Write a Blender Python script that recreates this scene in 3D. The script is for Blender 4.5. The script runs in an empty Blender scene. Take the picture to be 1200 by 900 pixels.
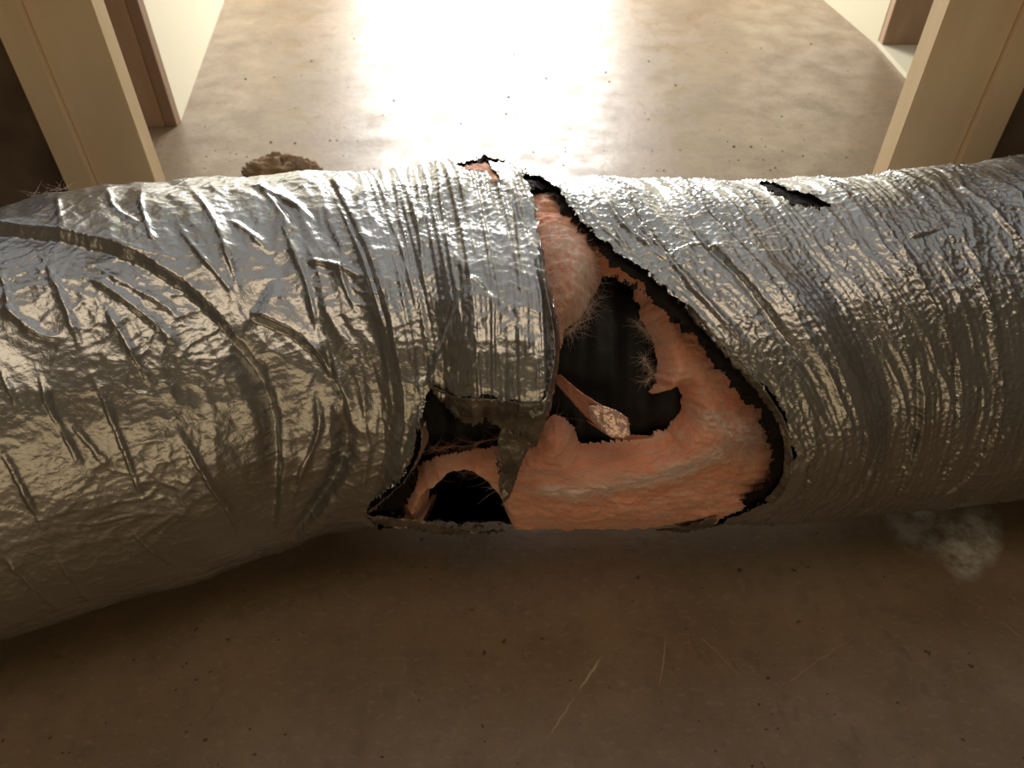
import bpy, math, random
import numpy as np
from mathutils import Vector, Matrix

random.seed(7); rng = np.random.default_rng(7)
S = bpy.context.scene; COL = S.collection

# ------------------------------------------------------------------ camera
F = 900.0; TH = math.radians(43.8); CAMH = 0.80
cd = bpy.data.cameras.new('camera'); cam = bpy.data.objects.new('camera', cd); COL.objects.link(cam)
cam.location = (0, 0, CAMH); cam.rotation_euler = (math.radians(90) - TH, 0, 0)
cd.sensor_width = 36; cd.lens = 27.0; cd.clip_start = .02
cd.dof.use_dof = True; cd.dof.focus_distance = .74; cd.dof.aperture_fstop = 9.0
S.camera = cam
# ------------------------------------------------------------------ world and light
w = bpy.data.worlds.new('dim_room'); S.world = w; w.use_nodes = True
w.node_tree.nodes['Background'].inputs[0].default_value = (1.0, .72, .44, 1)
w.node_tree.nodes['Background'].inputs[1].default_value = .072


def area(name, loc, target, sx, sy, power, color, spread=180):
    l = bpy.data.lights.new(name, 'AREA'); l.shape = 'RECTANGLE'; l.size = sx; l.size_y = sy
    l.energy = power; l.color = color; l.spread = math.radians(spread)
    o = bpy.data.objects.new(name, l); COL.objects.link(o); o.location = loc
    o.rotation_euler = (Vector(target) - Vector(loc)).to_track_quat('-Z', 'Y').to_euler()
    return o


area('window_daylight', (-.12, 3.66, .98), (-.10, 2.0, .55), 1.10, 1.25, 84, (1.0, .98, .94), 165)
area('overhead_cool_fill', (0, 2.25, 2.33), (0, 2.25, 0), 5.1, 2.86, 20, (.90, .96, 1.0), 180)  # added overhead panel, unseen, for the cool grey reflections on the foil
area('overhead_warm_fill', (.12, .05, 2.32), (.12, .25, 0), 1.7, .9, 9, (1.0, .80, .56), 180)  # added overhead fill without a fixture, brightens the insulation
area('low_warm_fill', (-.20, -1.45, .62), (0, .5, .3), 1.9, .7, 3.6, (1.0, .74, .42), 180)  # added low fill behind the camera, no fixture, for warm foil glints
S.view_settings.view_transform = 'Standard'; S.view_settings.look = 'None'
S.view_settings.exposure = 0.0; S.view_settings.gamma = 1.0; S.view_settings.use_curve_mapping = False
S.cycles.max_bounces = 8


# ------------------------------------------------------------------ materials
def mat(name, color, rough=.6, metal=0.0, spec=.5, noise=None, bump=None, sheen=0, sss=0):
    m = bpy.data.materials.new(name); m.use_nodes = True
    nt = m.node_tree; N = nt.nodes; L = nt.links; b = N['Principled BSDF']
    b.inputs['Base Color'].default_value = (*color, 1); b.inputs['Roughness'].default_value = rough
    b.inputs['Metallic'].default_value = metal; b.inputs['Specular IOR Level'].default_value = spec
    if sheen: b.inputs['Sheen Weight'].default_value = sheen; b.inputs['Sheen Roughness'].default_value = .4
    if sss:
        b.inputs['Subsurface Weight'].default_value = sss
        b.inputs['Subsurface Radius'].default_value = (1, .4, .25); b.inputs['Subsurface Scale'].default_value = .012
    tc = N.new('ShaderNodeTexCoord')
    if noise:   # scale, second colour, low, high, stretch
        sc, c2, lo, hi, st = noise
        mp = N.new('ShaderNodeMapping'); mp.inputs['Scale'].default_value = st
        L.new(tc.outputs['Object'], mp.inputs[0])
        n = N.new('ShaderNodeTexNoise'); n.inputs['Scale'].default_value = sc; n.inputs['Detail'].default_value = 7
        L.new(mp.outputs[0], n.inputs[0])
        r = N.new('ShaderNodeMapRange'); r.inputs[1].default_value = lo; r.inputs[2].default_value = hi
        L.new(n.outputs[0], r.inputs[0])
        mx = N.new('ShaderNodeMix'); mx.data_type = 'RGBA'
        mx.inputs[6].default_value = (*color, 1); mx.inputs[7].default_value = (*c2, 1)
        L.new(r.outputs[0], mx.inputs[0]); L.new(mx.outputs[2], b.inputs['Base Color'])
    prev = None
    for (kind, sc, strength, dist) in (bump or []):
        if kind == 'noise':
            n = N.new('ShaderNodeTexNoise'); n.inputs['Scale'].default_value = sc; n.inputs['Detail'].default_value = 5
            out = n.outputs[0]
        elif kind == 'ridge':
            n = N.new('ShaderNodeTexNoise'); n.inputs['Scale'].default_value = sc; n.inputs['Detail'].default_value = 3
            a = N.new('ShaderNodeMath'); a.operation = 'SUBTRACT'; a.inputs[1].default_value = .5; L.new(n.outputs[0], a.inputs[0])
            c = N.new('ShaderNodeMath'); c.operation = 'ABSOLUTE'; L.new(a.outputs[0], c.inputs[0])
            d = N.new('ShaderNodeMath'); d.operation = 'MULTIPLY'; d.inputs[1].default_value = -4; L.new(c.outputs[0], d.inputs[0])
            out = d.outputs[0]
        else:
            n = N.new('ShaderNodeTexVoronoi'); n.feature = 'F1'; n.inputs['Scale'].default_value = sc
            out = n.outputs[0]
        L.new(tc.outputs['Object'], n.inputs[0])
        bp = N.new('ShaderNodeBump'); bp.inputs['Strength'].default_value = strength; bp.inputs['Distance'].default_value = dist
        L.new(out, bp.inputs['Height'])
        if prev: L.new(prev.outputs[0], bp.inputs['Normal'])
        prev = bp
    if prev: L.new(prev.outputs[0], b.inputs['Normal'])
    return m


M = {}
M['foil'] = mat('aluminium_foil_film', (.50, .505, .51), .31, .95,
                noise=(9, (.41, .405, .395), .35, .7, (1, 1, 1)),
                bump=[('ridge', 120, .28, .0009), ('noise', 420, .2, .0003)])
M['foil_dark'] = mat('foil_underside', (.30, .27, .235), .38, .6, noise=(40, (.16, .14, .12), .4, .6, (1, 1, 1)),
                     bump=[('ridge', 120, .7, .001)])
M['black'] = mat('black_scrim', (.022, .018, .016), .85, 0, .08, bump=[('noise', 260, .8, .002)])
M['liner'] = mat('black_core_film', (.0065, .0072, .0095), .55, 0, .35, bump=[('noise', 40, .6, .004)])
M['wool'] = mat('pink_glass_wool', (.95, .425, .28), .95, 0, .1, noise=(26, (.94, .52, .38), .38, .62, (1, 3, 3)),
                bump=[('noise', 120, .9, .003), ('noise', 420, .8, .0012)], sheen=.4, sss=.4)
M['fuzz'] = mat('pale_glass_fibre', (1.0, .87, .81), .8, 0, .3)
def wool_streaks():
    nt = M['wool'].node_tree; N = nt.nodes; L = nt.links; b = N['Principled BSDF']
    src = b.inputs['Base Color'].links[0].from_socket
    tc = N.new('ShaderNodeTexCoord'); mp = N.new('ShaderNodeMapping'); mp.inputs['Scale'].default_value = (9, 60, 60)
    L.new(tc.outputs['Object'], mp.inputs[0]); n = N.new('ShaderNodeTexNoise'); n.inputs['Scale'].default_value = 1.6
    n.inputs['Detail'].default_value = 9; n.inputs['Roughness'].default_value = .7; n.inputs['Distortion'].default_value = .8
    L.new(mp.outputs[0], n.inputs[0]); r = N.new('ShaderNodeMapRange')
    r.inputs[1].default_value = .52; r.inputs[2].default_value = .72; r.inputs[4].default_value = .7; L.new(n.outputs[0], r.inputs[0])
    mx = N.new('ShaderNodeMix'); mx.data_type = 'RGBA'; L.new(r.outputs[0], mx.inputs[0]); L.new(src, mx.inputs[6])
    mx.inputs[7].default_value = (.98, .70, .59, 1)
    at = N.new('ShaderNodeAttribute'); at.attribute_name = 'frayed_lit'
    m2 = N.new('ShaderNodeMix'); m2.data_type = 'RGBA'; L.new(at.outputs['Fac'], m2.inputs[0]); L.new(mx.outputs[2], m2.inputs[6])
    m2.inputs[7].default_value = (1.0, .82, .75, 1); L.new(m2.outputs[2], b.inputs['Base Color'])


wool_streaks()
nt_ = M['fuzz'].node_tree; tr_ = nt_.nodes.new('ShaderNodeBsdfTranslucent'); tr_.inputs[0].default_value = (1.0, .88, .82, 1)
mx_ = nt_.nodes.new('ShaderNodeMixShader'); mx_.inputs[0].default_value = .35
nt_.links.new(nt_.nodes['Principled BSDF'].outputs[0], mx_.inputs[1]); nt_.links.new(tr_.outputs[0], mx_.inputs[2])
nt_.links.new(mx_.outputs[0], nt_.nodes['Material Output'].inputs[0])
M['curl'] = mat('pink_stuck_film', (.62, .27, .20), .28, .25, .6, bump=[('ridge', 90, .5, .001)])
M['curl_tip'] = mat('pale_stuck_film', (.86, .62, .56), .22, .55, .6, bump=[('ridge', 110, .6, .001)])
M['void'] = mat('brown_hole_lining', (.035, .022, .014), .9)
M['stud'] = mat('pale_pine', (.74, .57, .35), .55, 0, .4, noise=(6, (.67, .50, .29), .35, .7, (4, 4, .7)),
                bump=[('noise', 60, .15, .001)])
M['stud_edge'] = mat('planed_pine_edge', (.78, .65, .45), .55, 0, .4)
M['brown'] = mat('brown_board', (.46, .32, .22), .6, 0, .3, noise=(10, (.40, .27, .18), .35, .65, (3, 3, .6)))
M['brown_dark'] = mat('dark_brown_strip', (.30, .20, .135), .6, 0, .3)
M['cream'] = mat('cream_panel', (.66, .62, .47), .5, 0, .4)
M['dark'] = mat('dark_brown_plywood', (.17, .12, .08), .8, 0, .2, noise=(12, (.11, .075, .05), .35, .65, (1, 1, 1)))
M['clump'] = mat('dried_mud', (.33, .23, .15), .95, 0, .2, noise=(60, (.36, .28, .2), .5, .62, (1, 1, 1)),
                 bump=[('noise', 150, .9, .004)])
M['grit'] = mat('grit', (.10, .075, .055), .9, 0, .2)


def floor_material():
    m = mat('worn_brown_floor', (.25, .175, .11), .62, 0, .5)
    nt = m.node_tree; N = nt.nodes; L = nt.links; b = N['Principled BSDF']
    tc = [n for n in N if n.bl_idname == 'ShaderNodeTexCoord'][0].outputs['Object']

    def noise(sc, det, st=(1, 1, 1), rough=.5, dist=0):
        mp = N.new('ShaderNodeMapping'); mp.inputs['Scale'].default_value = st; L.new(tc, mp.inputs[0])
        n = N.new('ShaderNodeTexNoise'); n.inputs['Scale'].default_value = sc; n.inputs['Detail'].default_value = det
        n.inputs['Roughness'].default_value = rough; n.inputs['Distortion'].default_value = dist
        L.new(mp.outputs[0], n.inputs[0]); return n.outputs[0]

    def rng_(v, a, c, lo=0, hi=1):
        r = N.new('ShaderNodeMapRange'); r.inputs[1].default_value = a; r.inputs[2].default_value = c
        r.inputs[3].default_value = lo; r.inputs[4].default_value = hi; L.new(v, r.inputs[0]); return r.outputs[0]

    def mix(f, a, c):
        x = N.new('ShaderNodeMix'); x.data_type = 'RGBA'; L.new(f, x.inputs[0])
        for i, v in ((6, a), (7, c)):
            if isinstance(v, tuple): x.inputs[i].default_value = (*v, 1)
            else: L.new(v, x.inputs[i])
        return x.outputs[2]

    c = mix(rng_(noise(7, 8, rough=.62), .36, .66), (.285, .208, .134), (.20, .14, .086))
    c = mix(rng_(noise(34, 6, rough=.65), .50, .72, 0, .55), c, (.15, .11, .07))
    c = mix(rng_(noise(90, 4, (1, 1.6, 1)), .56, .70, 0, .45), c, (.34, .27, .20))
    c = mix(rng_(noise(21, 3, (1.3, .8, 1), .5, 1.2), .655, .70, 0, .4), c, (.15, .11, .075))
    c = mix(rng_(noise(75, 2), .70, .74, 0, .9), c, (.06, .045, .035))

    def seg(p, q, wd):
        (x0, y0), (x1, y1) = p, q; ln = math.hypot(x1 - x0, y1 - y0); ang = math.atan2(y1 - y0, x1 - x0)
        mp = N.new('ShaderNodeMapping'); mp.vector_type = 'TEXTURE'
        mp.inputs['Location'].default_value = ((x0 + x1) / 2, (y0 + y1) / 2, 0); mp.inputs['Rotation'].default_value = (0, 0, ang)
        mp.inputs['Scale'].default_value = (ln / 2, wd, 1)
        ns = N.new('ShaderNodeTexNoise'); ns.inputs['Scale'].default_value = 55; L.new(tc, ns.inputs[0])
        va = N.new('ShaderNodeVectorMath'); va.operation = 'MULTIPLY_ADD'
        L.new(ns.outputs[1], va.inputs[0]); va.inputs[1].default_value = (.006, .006, 0); L.new(tc, va.inputs[2])
        vs = N.new('ShaderNodeVectorMath'); vs.operation = 'SUBTRACT'; vs.inputs[1].default_value = (.003, .003, 0); L.new(va.outputs[0], vs.inputs[0])
        L.new(vs.outputs[0], mp.inputs[0])
        ln_ = N.new('ShaderNodeVectorMath'); ln_.operation = 'LENGTH'; L.new(mp.outputs[0], ln_.inputs[0])
        return rng_(ln_.outputs['Value'], 1.0, .55)

    for (p, q, wd, a) in SCR:
        s_ = seg(p, q, wd); mm = N.new('ShaderNodeMath'); mm.operation = 'MULTIPLY'; mm.inputs[1].default_value = a; L.new(s_, mm.inputs[0])
        c = mix(mm.outputs[0], c, (.60, .47, .33))
    # pale patch painted for daylight leaking under the duct on the right
    for (p, q, wd, a) in LIGHT_PATCH:
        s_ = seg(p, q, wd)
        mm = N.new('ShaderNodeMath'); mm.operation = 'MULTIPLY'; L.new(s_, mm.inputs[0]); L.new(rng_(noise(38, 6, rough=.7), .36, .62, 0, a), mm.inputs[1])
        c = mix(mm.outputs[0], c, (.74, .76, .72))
    L.new(c, b.inputs['Base Color'])
    bp = N.new('ShaderNodeBump'); bp.inputs['Strength'].default_value = .35; bp.inputs['Distance'].default_value = .002
    L.new(noise(60, 8, rough=.7), bp.inputs['Height']); L.new(bp.outputs[0], b.inputs['Normal'])
    r = rng_(noise(14, 5), .35, .65, .32, .52); L.new(r, b.inputs['Roughness'])
    return m


# ------------------------------------------------------------------ geometry helpers
FW = np.array([0, math.cos(TH), -math.sin(TH)]); UP = np.array([0, math.sin(TH), math.cos(TH)])


def ray(px, py):
    px = np.asarray(px, float); py = np.asarray(py, float)
    return FW + ((450 - py) / F)[..., None] * UP + ((px - 600) / F)[..., None] * np.array([1., 0, 0])


def floor_pt(px, py):
    d = ray(np.array([px]), np.array([py]))[0]; t = CAMH / -d[2]
    return d[0] * t, d[1] * t


def tag(o, label=None, cat=None, group=None, kind=None):
    for k, v in (('label', label), ('category', cat), ('group', group), ('kind', kind)):
        if v: o[k] = v
    return o


def mesh_obj(name, V, Fc, material, parent=None, smooth=True):
    V = np.asarray(V, np.float32).reshape(-1, 3); Fc = np.asarray(Fc, np.int32)
    me = bpy.data.meshes.new(name); n = Fc.shape[1]
    me.vertices.add(len(V)); me.vertices.foreach_set('co', V.ravel())
    me.loops.add(Fc.size); me.loops.foreach_set('vertex_index', Fc.ravel())
    me.polygons.add(len(Fc)); me.polygons.foreach_set('loop_start', np.arange(0, Fc.size, n, dtype=np.int32))
    me.polygons.foreach_set('use_smooth', np.full(len(Fc), smooth))
    me.update(calc_edges=True); me.validate()
    mats = material if isinstance(material, list) else [material]
    for q in mats: me.materials.append(q)
    o = bpy.data.objects.new(name, me); COL.objects.link(o); o.parent = parent
    return o


def bevel_box(name, lo, hi, material, parent=None, bev=.0015):
    import bmesh
    bm = bmesh.new(); bmesh.ops.create_cube(bm, size=1)
    lo = Vector(lo); hi = Vector(hi)
    for v in bm.verts: v.co = Vector([(lo[i] + hi[i]) / 2 + v.co[i] * (hi[i] - lo[i]) for i in range(3)])
    if bev: bmesh.ops.bevel(bm, geom=bm.edges[:], offset=bev, segments=2, affect='EDGES')
    me = bpy.data.meshes.new(name); bm.to_mesh(me); bm.free()
    me.materials.append(material)
    o = bpy.data.objects.new(name, me); COL.objects.link(o); o.parent = parent
    return o


_perm = rng.permutation(256); _perm = np.concatenate([_perm, _perm])
_ga = rng.random(256) * 2 * np.pi; _gx, _gy = np.cos(_ga), np.sin(_ga)


def perlin(x, y):
    xi = np.floor(x).astype(int); yi = np.floor(y).astype(int); xf = x - xi; yf = y - yi
    u = xf ** 3 * (xf * (xf * 6 - 15) + 10); v = yf ** 3 * (yf * (yf * 6 - 15) + 10)

    def g(i, j):
        h = _perm[(_perm[(xi + i) & 255] + yi + j) & 255]
        return _gx[h] * (xf - i) + _gy[h] * (yf - j)
    a = g(0, 0); b = g(1, 0); c = g(0, 1); d = g(1, 1)
    return ((a + (b - a) * u) + ((c + (d - c) * u) - (a + (b - a) * u)) * v) * 1.45


def fbm(x, y, o=4, g=.5):
    s = 0; a = 1
    for k in range(o):
        s = s + a * perlin(x * 2 ** k + 13.7 * k, y * 2 ** k + 5.3 * k); a *= g
    return s


def ridged(x, y, o=2, p=1.0):
    s = 0; a = 1
    for k in range(o):
        s = s + a * np.clip(1 - np.abs(perlin(x * 2 ** k + 31.7 * k, y * 2 ** k + 17.3 * k)), 0, 1) ** (4 * p); a *= .5
    return s


def sstep(a, b, x):
    t = np.clip((x - a) / (b - a), 0, 1); return t * t * (3 - 2 * t)


# ------------------------------------------------------------------ the duct's run: centre line and radius
CX = [-.85, -0.7172, -0.6526, -0.5908, -0.53, -0.4678, -0.405, -0.339, -0.2694, -0.1962, -0.1167, -0.0386, 0.0385, 0.1159, 0.1939, 0.2722, 0.3515, 0.4366, 0.5208, 0.6109, 0.675, .85]
CY = [.47, 0.4848, 0.493, 0.5098, 0.5344, 0.5639, 0.5906, 0.6144, 0.6372, 0.6607, 0.6587, 0.6518, 0.6486, 0.6493, 0.6542, 0.6576, 0.6631, 0.6765, 0.6893, 0.704, 0.7097, .72]
CZ = [.195, 0.1954, 0.1975, 0.2018, 0.2087, 0.2182, 0.2191, 0.2162, 0.2144, 0.2165, 0.2223, 0.2251, 0.2234, 0.2214, 0.2212, 0.2216, 0.2199, 0.2169, 0.2150, 0.2112, 0.2103, .209]
CR = [.195, 0.1954, 0.1975, 0.2018, 0.2087, 0.2182, 0.2191, 0.2162, 0.2093, 0.2011, 0.1984, 0.1974, 0.1934, 0.1914, 0.1912, 0.1916, 0.1929, 0.1940, 0.1962, 0.1980, 0.2003, .201]
_xd = np.linspace(-.85, .85, 681); _k = np.exp(-np.linspace(-2, 2, 33) ** 2); _k /= _k.sum()
_C = [np.convolve(np.pad(np.interp(_xd, CX, q), 16, 'edge'), _k, 'valid') for q in (CY, CZ, CR)]
RB = .2


def cen(X): return [np.interp(X, _xd, q) for q in _C]


def tube(U, V, h):
    """surface point of the tube: U metres along, V = angle*RB, h = metres outwards"""
    y, z, r = cen(U); p = V / RB
    return np.stack([U, y - (r + h) * np.sin(p), z + (r + h) * np.cos(p)], -1)


def cast(pts, off=0.0):
    pts = np.asarray(pts, float).reshape(-1, 2); d = ray(pts[:, 0], pts[:, 1])
    ts = np.linspace(.3, 1.5, 700)[None, :]

    def f(t):
        P = np.array([0, 0, CAMH]) + d[:, None, :] * t[..., None]; y, z, r = cen(P[..., 0])
        return np.hypot(P[..., 1] - y, P[..., 2] - z) - r - off, P, y, z
    v, P, y, z = f(ts + 0 * d[:, :1]); neg = v < 0
    i = np.where(neg.any(1), neg.argmax(1), v.argmin(1)); k = np.arange(len(i))
    P = P[k, i]; y = y[k, i]; z = z[k, i]
    return P[:, 0], np.arctan2(-(P[:, 1] - y), P[:, 2] - z) * RB


def dens(pts, n):
    pts = np.asarray(pts, float); s = np.r_[0, np.cumsum(np.hypot(*np.diff(pts, axis=0).T[:2]))]
    t = np.linspace(0, s[-1], n)
    lin = np.stack([np.interp(t, s, pts[:, k]) for k in range(pts.shape[1])], 1)
    k = max(1, n // (len(pts) * 2)); ker = np.ones(2 * k + 1) / (2 * k + 1)
    sm = np.stack([np.convolve(np.pad(lin[:, j], k, mode='reflect', reflect_type='odd'), ker, 'valid') for j in range(lin.shape[1])], 1)
    return sm


def poly_uv(pts, jag=.0012, step=.0016, seed=1, off=0.0):
    """closed outline on the tube with a torn, jagged run"""
    pts = list(pts) + [pts[0]]; u, v = cast(pts, off); return jag_uv(np.stack([u, v], 1), jag, step, seed)


def jag_uv(uv, jag=.0012, step=.0016, seed=1):
    r = np.random.default_rng(seed); s = np.r_[0, np.cumsum(np.hypot(*np.diff(uv, axis=0).T))]
    n = int(s[-1] / step); t = np.linspace(0, s[-1], n + 1)[:-1]
    P = np.stack([np.interp(t, s, uv[:, k]) for k in (0, 1)], 1)
    T = np.roll(P, -1, 0) - np.roll(P, 1, 0); T /= np.hypot(*T.T)[:, None] + 1e-9; Nn = np.stack([-T[:, 1], T[:, 0]], 1)
    o = r.normal(size=n) * .55 + np.interp(t, np.arange(0, s[-1] + .02, .007), r.normal(size=len(np.arange(0, s[-1] + .02, .007)))) * 1.5
    return P + Nn * (o * jag)[:, None]


def seg_dist(U, V, P, closed):
    """nearest distance, side and along-fraction to a polyline in (U,V)"""
    A = P if closed else P[:-1]; B = np.roll(P, -1, 0) if closed else P[1:]
    best = np.full(U.shape, 1e9, np.float32); side = np.zeros(U.shape, np.float32); al = np.zeros(U.shape, np.float32)
    n = len(A)
    for i in range(n):
        ab = B[i] - A[i]; L2 = ab @ ab + 1e-12
        x = U - A[i, 0]; y = V - A[i, 1]; t = np.clip((x * ab[0] + y * ab[1]) / L2, 0, 1)
        dx = x - t * ab[0]; dy = y - t * ab[1]; d = dx * dx + dy * dy; m = d < best
        best = np.where(m, d, best); side = np.where(m, ab[0] * y - ab[1] * x, side); al = np.where(m, (i + t) / n, al)
    return np.sqrt(best), np.sign(side), al


def inside(U, V, P):
    c = np.zeros(U.shape, bool); Q = np.roll(P, -1, 0)
    for a, b in zip(P, Q):
        m = (a[1] > V) != (b[1] > V)
        if a[1] != b[1]: c ^= m & (U < (b[0] - a[0]) * (V - a[1]) / (b[1] - a[1]) + a[0])
    return c


def sdf(U, V, P, pad=.03, far=.2):
    """signed distance to a closed outline, negative inside; only near it"""
    out = np.full(U.shape, far, np.float32); lo = P.min(0) - pad; hi = P.max(0) + pad
    m = (U > lo[0]) & (U < hi[0]) & (V > lo[1]) & (V < hi[1])
    u, v = U[m].astype(np.float32), V[m].astype(np.float32)
    d, _, _ = seg_dist(u, v, P.astype(np.float32), True)
    d[inside(u, v, P)] *= -1; out[m] = np.minimum(d, far); return out


def grid_tube(name, us, vs, disp, sd, material, parent, wrap=True, attr=None):
    """tube patch with holes where sd<0; edge vertices are pulled onto the torn outline"""
    U, V = np.meshgrid(us, vs, indexing='ij'); cu = us[1] - us[0]; cv = vs[1] - vs[0]
    U2, V2 = U.copy(), V.copy()
    if sd is not None:
        gu, gv = np.gradient(sd); gu = gu / cu; gv = gv / np.gradient(vs)[None, :]; gn = np.hypot(gu, gv) + 1e-6
        m = (np.abs(sd) < .62 * cu) & (gn > .3)
        U2[m] -= (sd * gu / gn)[m]; V2[m] -= (sd * gv / gn)[m]
        ok = (sd > 0) | m
    else: ok = np.ones(U.shape, bool)
    P = tube(U2, V2, disp).reshape(-1, 3); nu, nv = U.shape; idx = np.arange(nu * nv).reshape(nu, nv)
    a, b = idx[:-1, :-1], idx[1:, :-1]; c, d = idx[1:, 1:], idx[:-1, 1:]
    fo = ok[:-1, :-1] & ok[1:, :-1] & ok[1:, 1:] & ok[:-1, 1:]
    Fc = np.stack([a[fo], d[fo], c[fo], b[fo]], 1)
    if wrap:
        a, b, c, d = idx[:-1, -1], idx[1:, -1], idx[1:, 0], idx[:-1, 0]
        Fc = np.concatenate([Fc, np.stack([a, d, c, b], 1)])
    used = np.zeros(nu * nv, bool); used[Fc.ravel()] = True; new = np.cumsum(used) - 1
    o = mesh_obj(name, P[used], new[Fc], material, parent)
    if attr is not None:
        a_ = o.data.attributes.new('frayed_lit', 'FLOAT', 'POINT'); a_.data.foreach_set('value', attr.reshape(-1)[used].astype(np.float32))
    return o


# ------------------------------------------------------------------ outlines read off the torn duct
HOLE = [(618, 203), (640, 210), (662, 236), (690, 270), (722, 302), (750, 320), (775, 345), (800, 365), (816, 385), (835, 405), (858, 425),
        (880, 445), (898, 462), (908, 480), (916, 505), (919, 530), (913, 555), (902, 577), (880, 594), (855, 606)]
HOLE_B = [(.205, .50), (.19, .56), (.06, .58), (-.06, .57), (-.13, .50)]       # runs on underneath, out of sight: (U, V)
HOLE_L = [(432, 606), (430, 598), (441, 580), (462, 556), (480, 532), (490, 508), (494, 485), (500, 462), (507, 446), (520, 462),
          (545, 457), (572, 449), (600, 455), (624, 466), (632, 462), (640, 440), (648, 412), (645, 390), (638, 360),
          (633, 325), (630, 290), (628, 262), (625, 240), (612, 214)]


def hole_uv(A, Bm, Cc, jag, seed):
    a = np.stack(cast(A), 1); c = np.stack(cast(Cc), 1)
    return jag_uv(np.concatenate([a, np.array(Bm).reshape(-1, 2), c, a[:1]]), jag, .0017, seed)


BACK_R = [(638, 212), (660, 240), (688, 275), (716, 306), (740, 330), (762, 350), (780, 372), (806, 392), (828, 416), (852, 444), (876, 468),
          (890, 488), (899, 510), (901, 538), (893, 562), (872, 586), (848, 600)]
BACK_L = [(470, 610), (472, 590), (484, 560), (496, 530), (503, 500), (505, 470), (520, 440), (560, 420), (600, 400), (615, 340), (610, 260), (604, 222)]
VOID = [(698, 340), (708, 318), (722, 320), (740, 334), (752, 350), (753, 372), (762, 392), (772, 422), (771, 448), (763, 464), (782, 458), (797, 450),
        (801, 478), (797, 490), (788, 497), (782, 508), (765, 515), (735, 520), (702, 524), (680, 527), (672, 508), (665, 495), (650, 490), (636, 497), (622, 512),
        (600, 521), (565, 524), (540, 528), (510, 534), (484, 548), (470, 566), (452, 600), (430, 590), (430, 480), (500, 410), (600, 392),
        (648, 398), (655, 412), (662, 392), (682, 372)]
VOID2 = [(497, 616), (508, 596), (530, 582), (548, 578), (562, 588), (578, 606), (588, 622), (594, 640), (560, 640), (520, 634)]
VOID3 = [(425, 640), (425, 560), (462, 560), (468, 590), (460, 620)]
SLIT = [(888, 210), (897, 207), (910, 210), (926, 219), (950, 226), (968, 236), (975, 244), (962, 245), (947, 241), (938, 236), (930, 237), (918, 226), (903, 218)]
TOPH = [(534, 205), (548, 202), (570, 201), (575, 210), (584, 214), (588, 223), (577, 223), (572, 214), (560, 211), (545, 212)]
SLIT2 = [(996, 207), (1010, 206), (1028, 207), (1012, 209)]

hole = hole_uv(HOLE, HOLE_B, HOLE_L, .0011, 3)
hole_back = hole_uv(BACK_R, HOLE_B[:3] + [(.012, .57), (.004, .452), (-.10, .452)], BACK_L, .0022, 5)
slit = poly_uv(SLIT, .0009, seed=6); toph = poly_uv(TOPH, .0005, seed=8)

# ------------------------------------------------------------------ families of pleats
G = [[(-160, 250), (-160, 500), (-140, 760)],
     [(20, 240), (60, 300), (115, 430), (180, 560), (250, 690)],
     [(180, 210), (250, 300), (310, 420), (345, 540), (345, 640)],
     [(300, 203), (360, 300), (420, 430), (440, 520), (420, 600)],
     [(400, 200), (440, 300), (470, 400), (482, 480), (455, 575)],
     [(500, 198), (522, 300), (535, 380), (540, 450), (530, 620)],
     [(600, 200), (625, 280), (636, 360), (636, 440), (630, 620)],
     [(640, 208), (720, 300), (800, 365), (880, 445), (915, 510), (905, 570), (860, 606)],
     [(800, 210), (895, 310), (970, 420), (1003, 500), (995, 560), (945, 610)],
     [(900, 208), (980, 290), (1043, 380), (1076, 460), (1075, 530), (1035, 600)],
     [(1040, 203), (1110, 290), (1155, 380), (1172, 460), (1155, 540), (1100, 600)],
     [(1200, 190), (1255, 290), (1290, 400), (1295, 480), (1275, 560), (1220, 600)]]


def family(us, vs):
    rows = []
    for g in G:
        u, v = cast(g); o = np.argsort(v); rows.append(np.interp(vs, v[o], u[o]))
    R_ = np.array(rows); Q = np.zeros((len(us), len(vs)))
    ks = np.arange(len(G), dtype=float)
    for j in range(len(vs)):
        r = np.maximum.accumulate(R_[:, j] + ks * 1e-5)
        r2 = np.r_[r[0] - .3, r, r[-1] + .3]
        Q[:, j] = np.interp(us, r2, np.r_[-2.5, ks, ks[-1] + 2.5])
    k = 5; ker = np.ones(2 * k + 1) / (2 * k + 1)
    Q = np.apply_along_axis(lambda a: np.convolve(np.pad(a, k, 'edge'), ker, 'valid'), 0, Q)
    return Q


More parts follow.
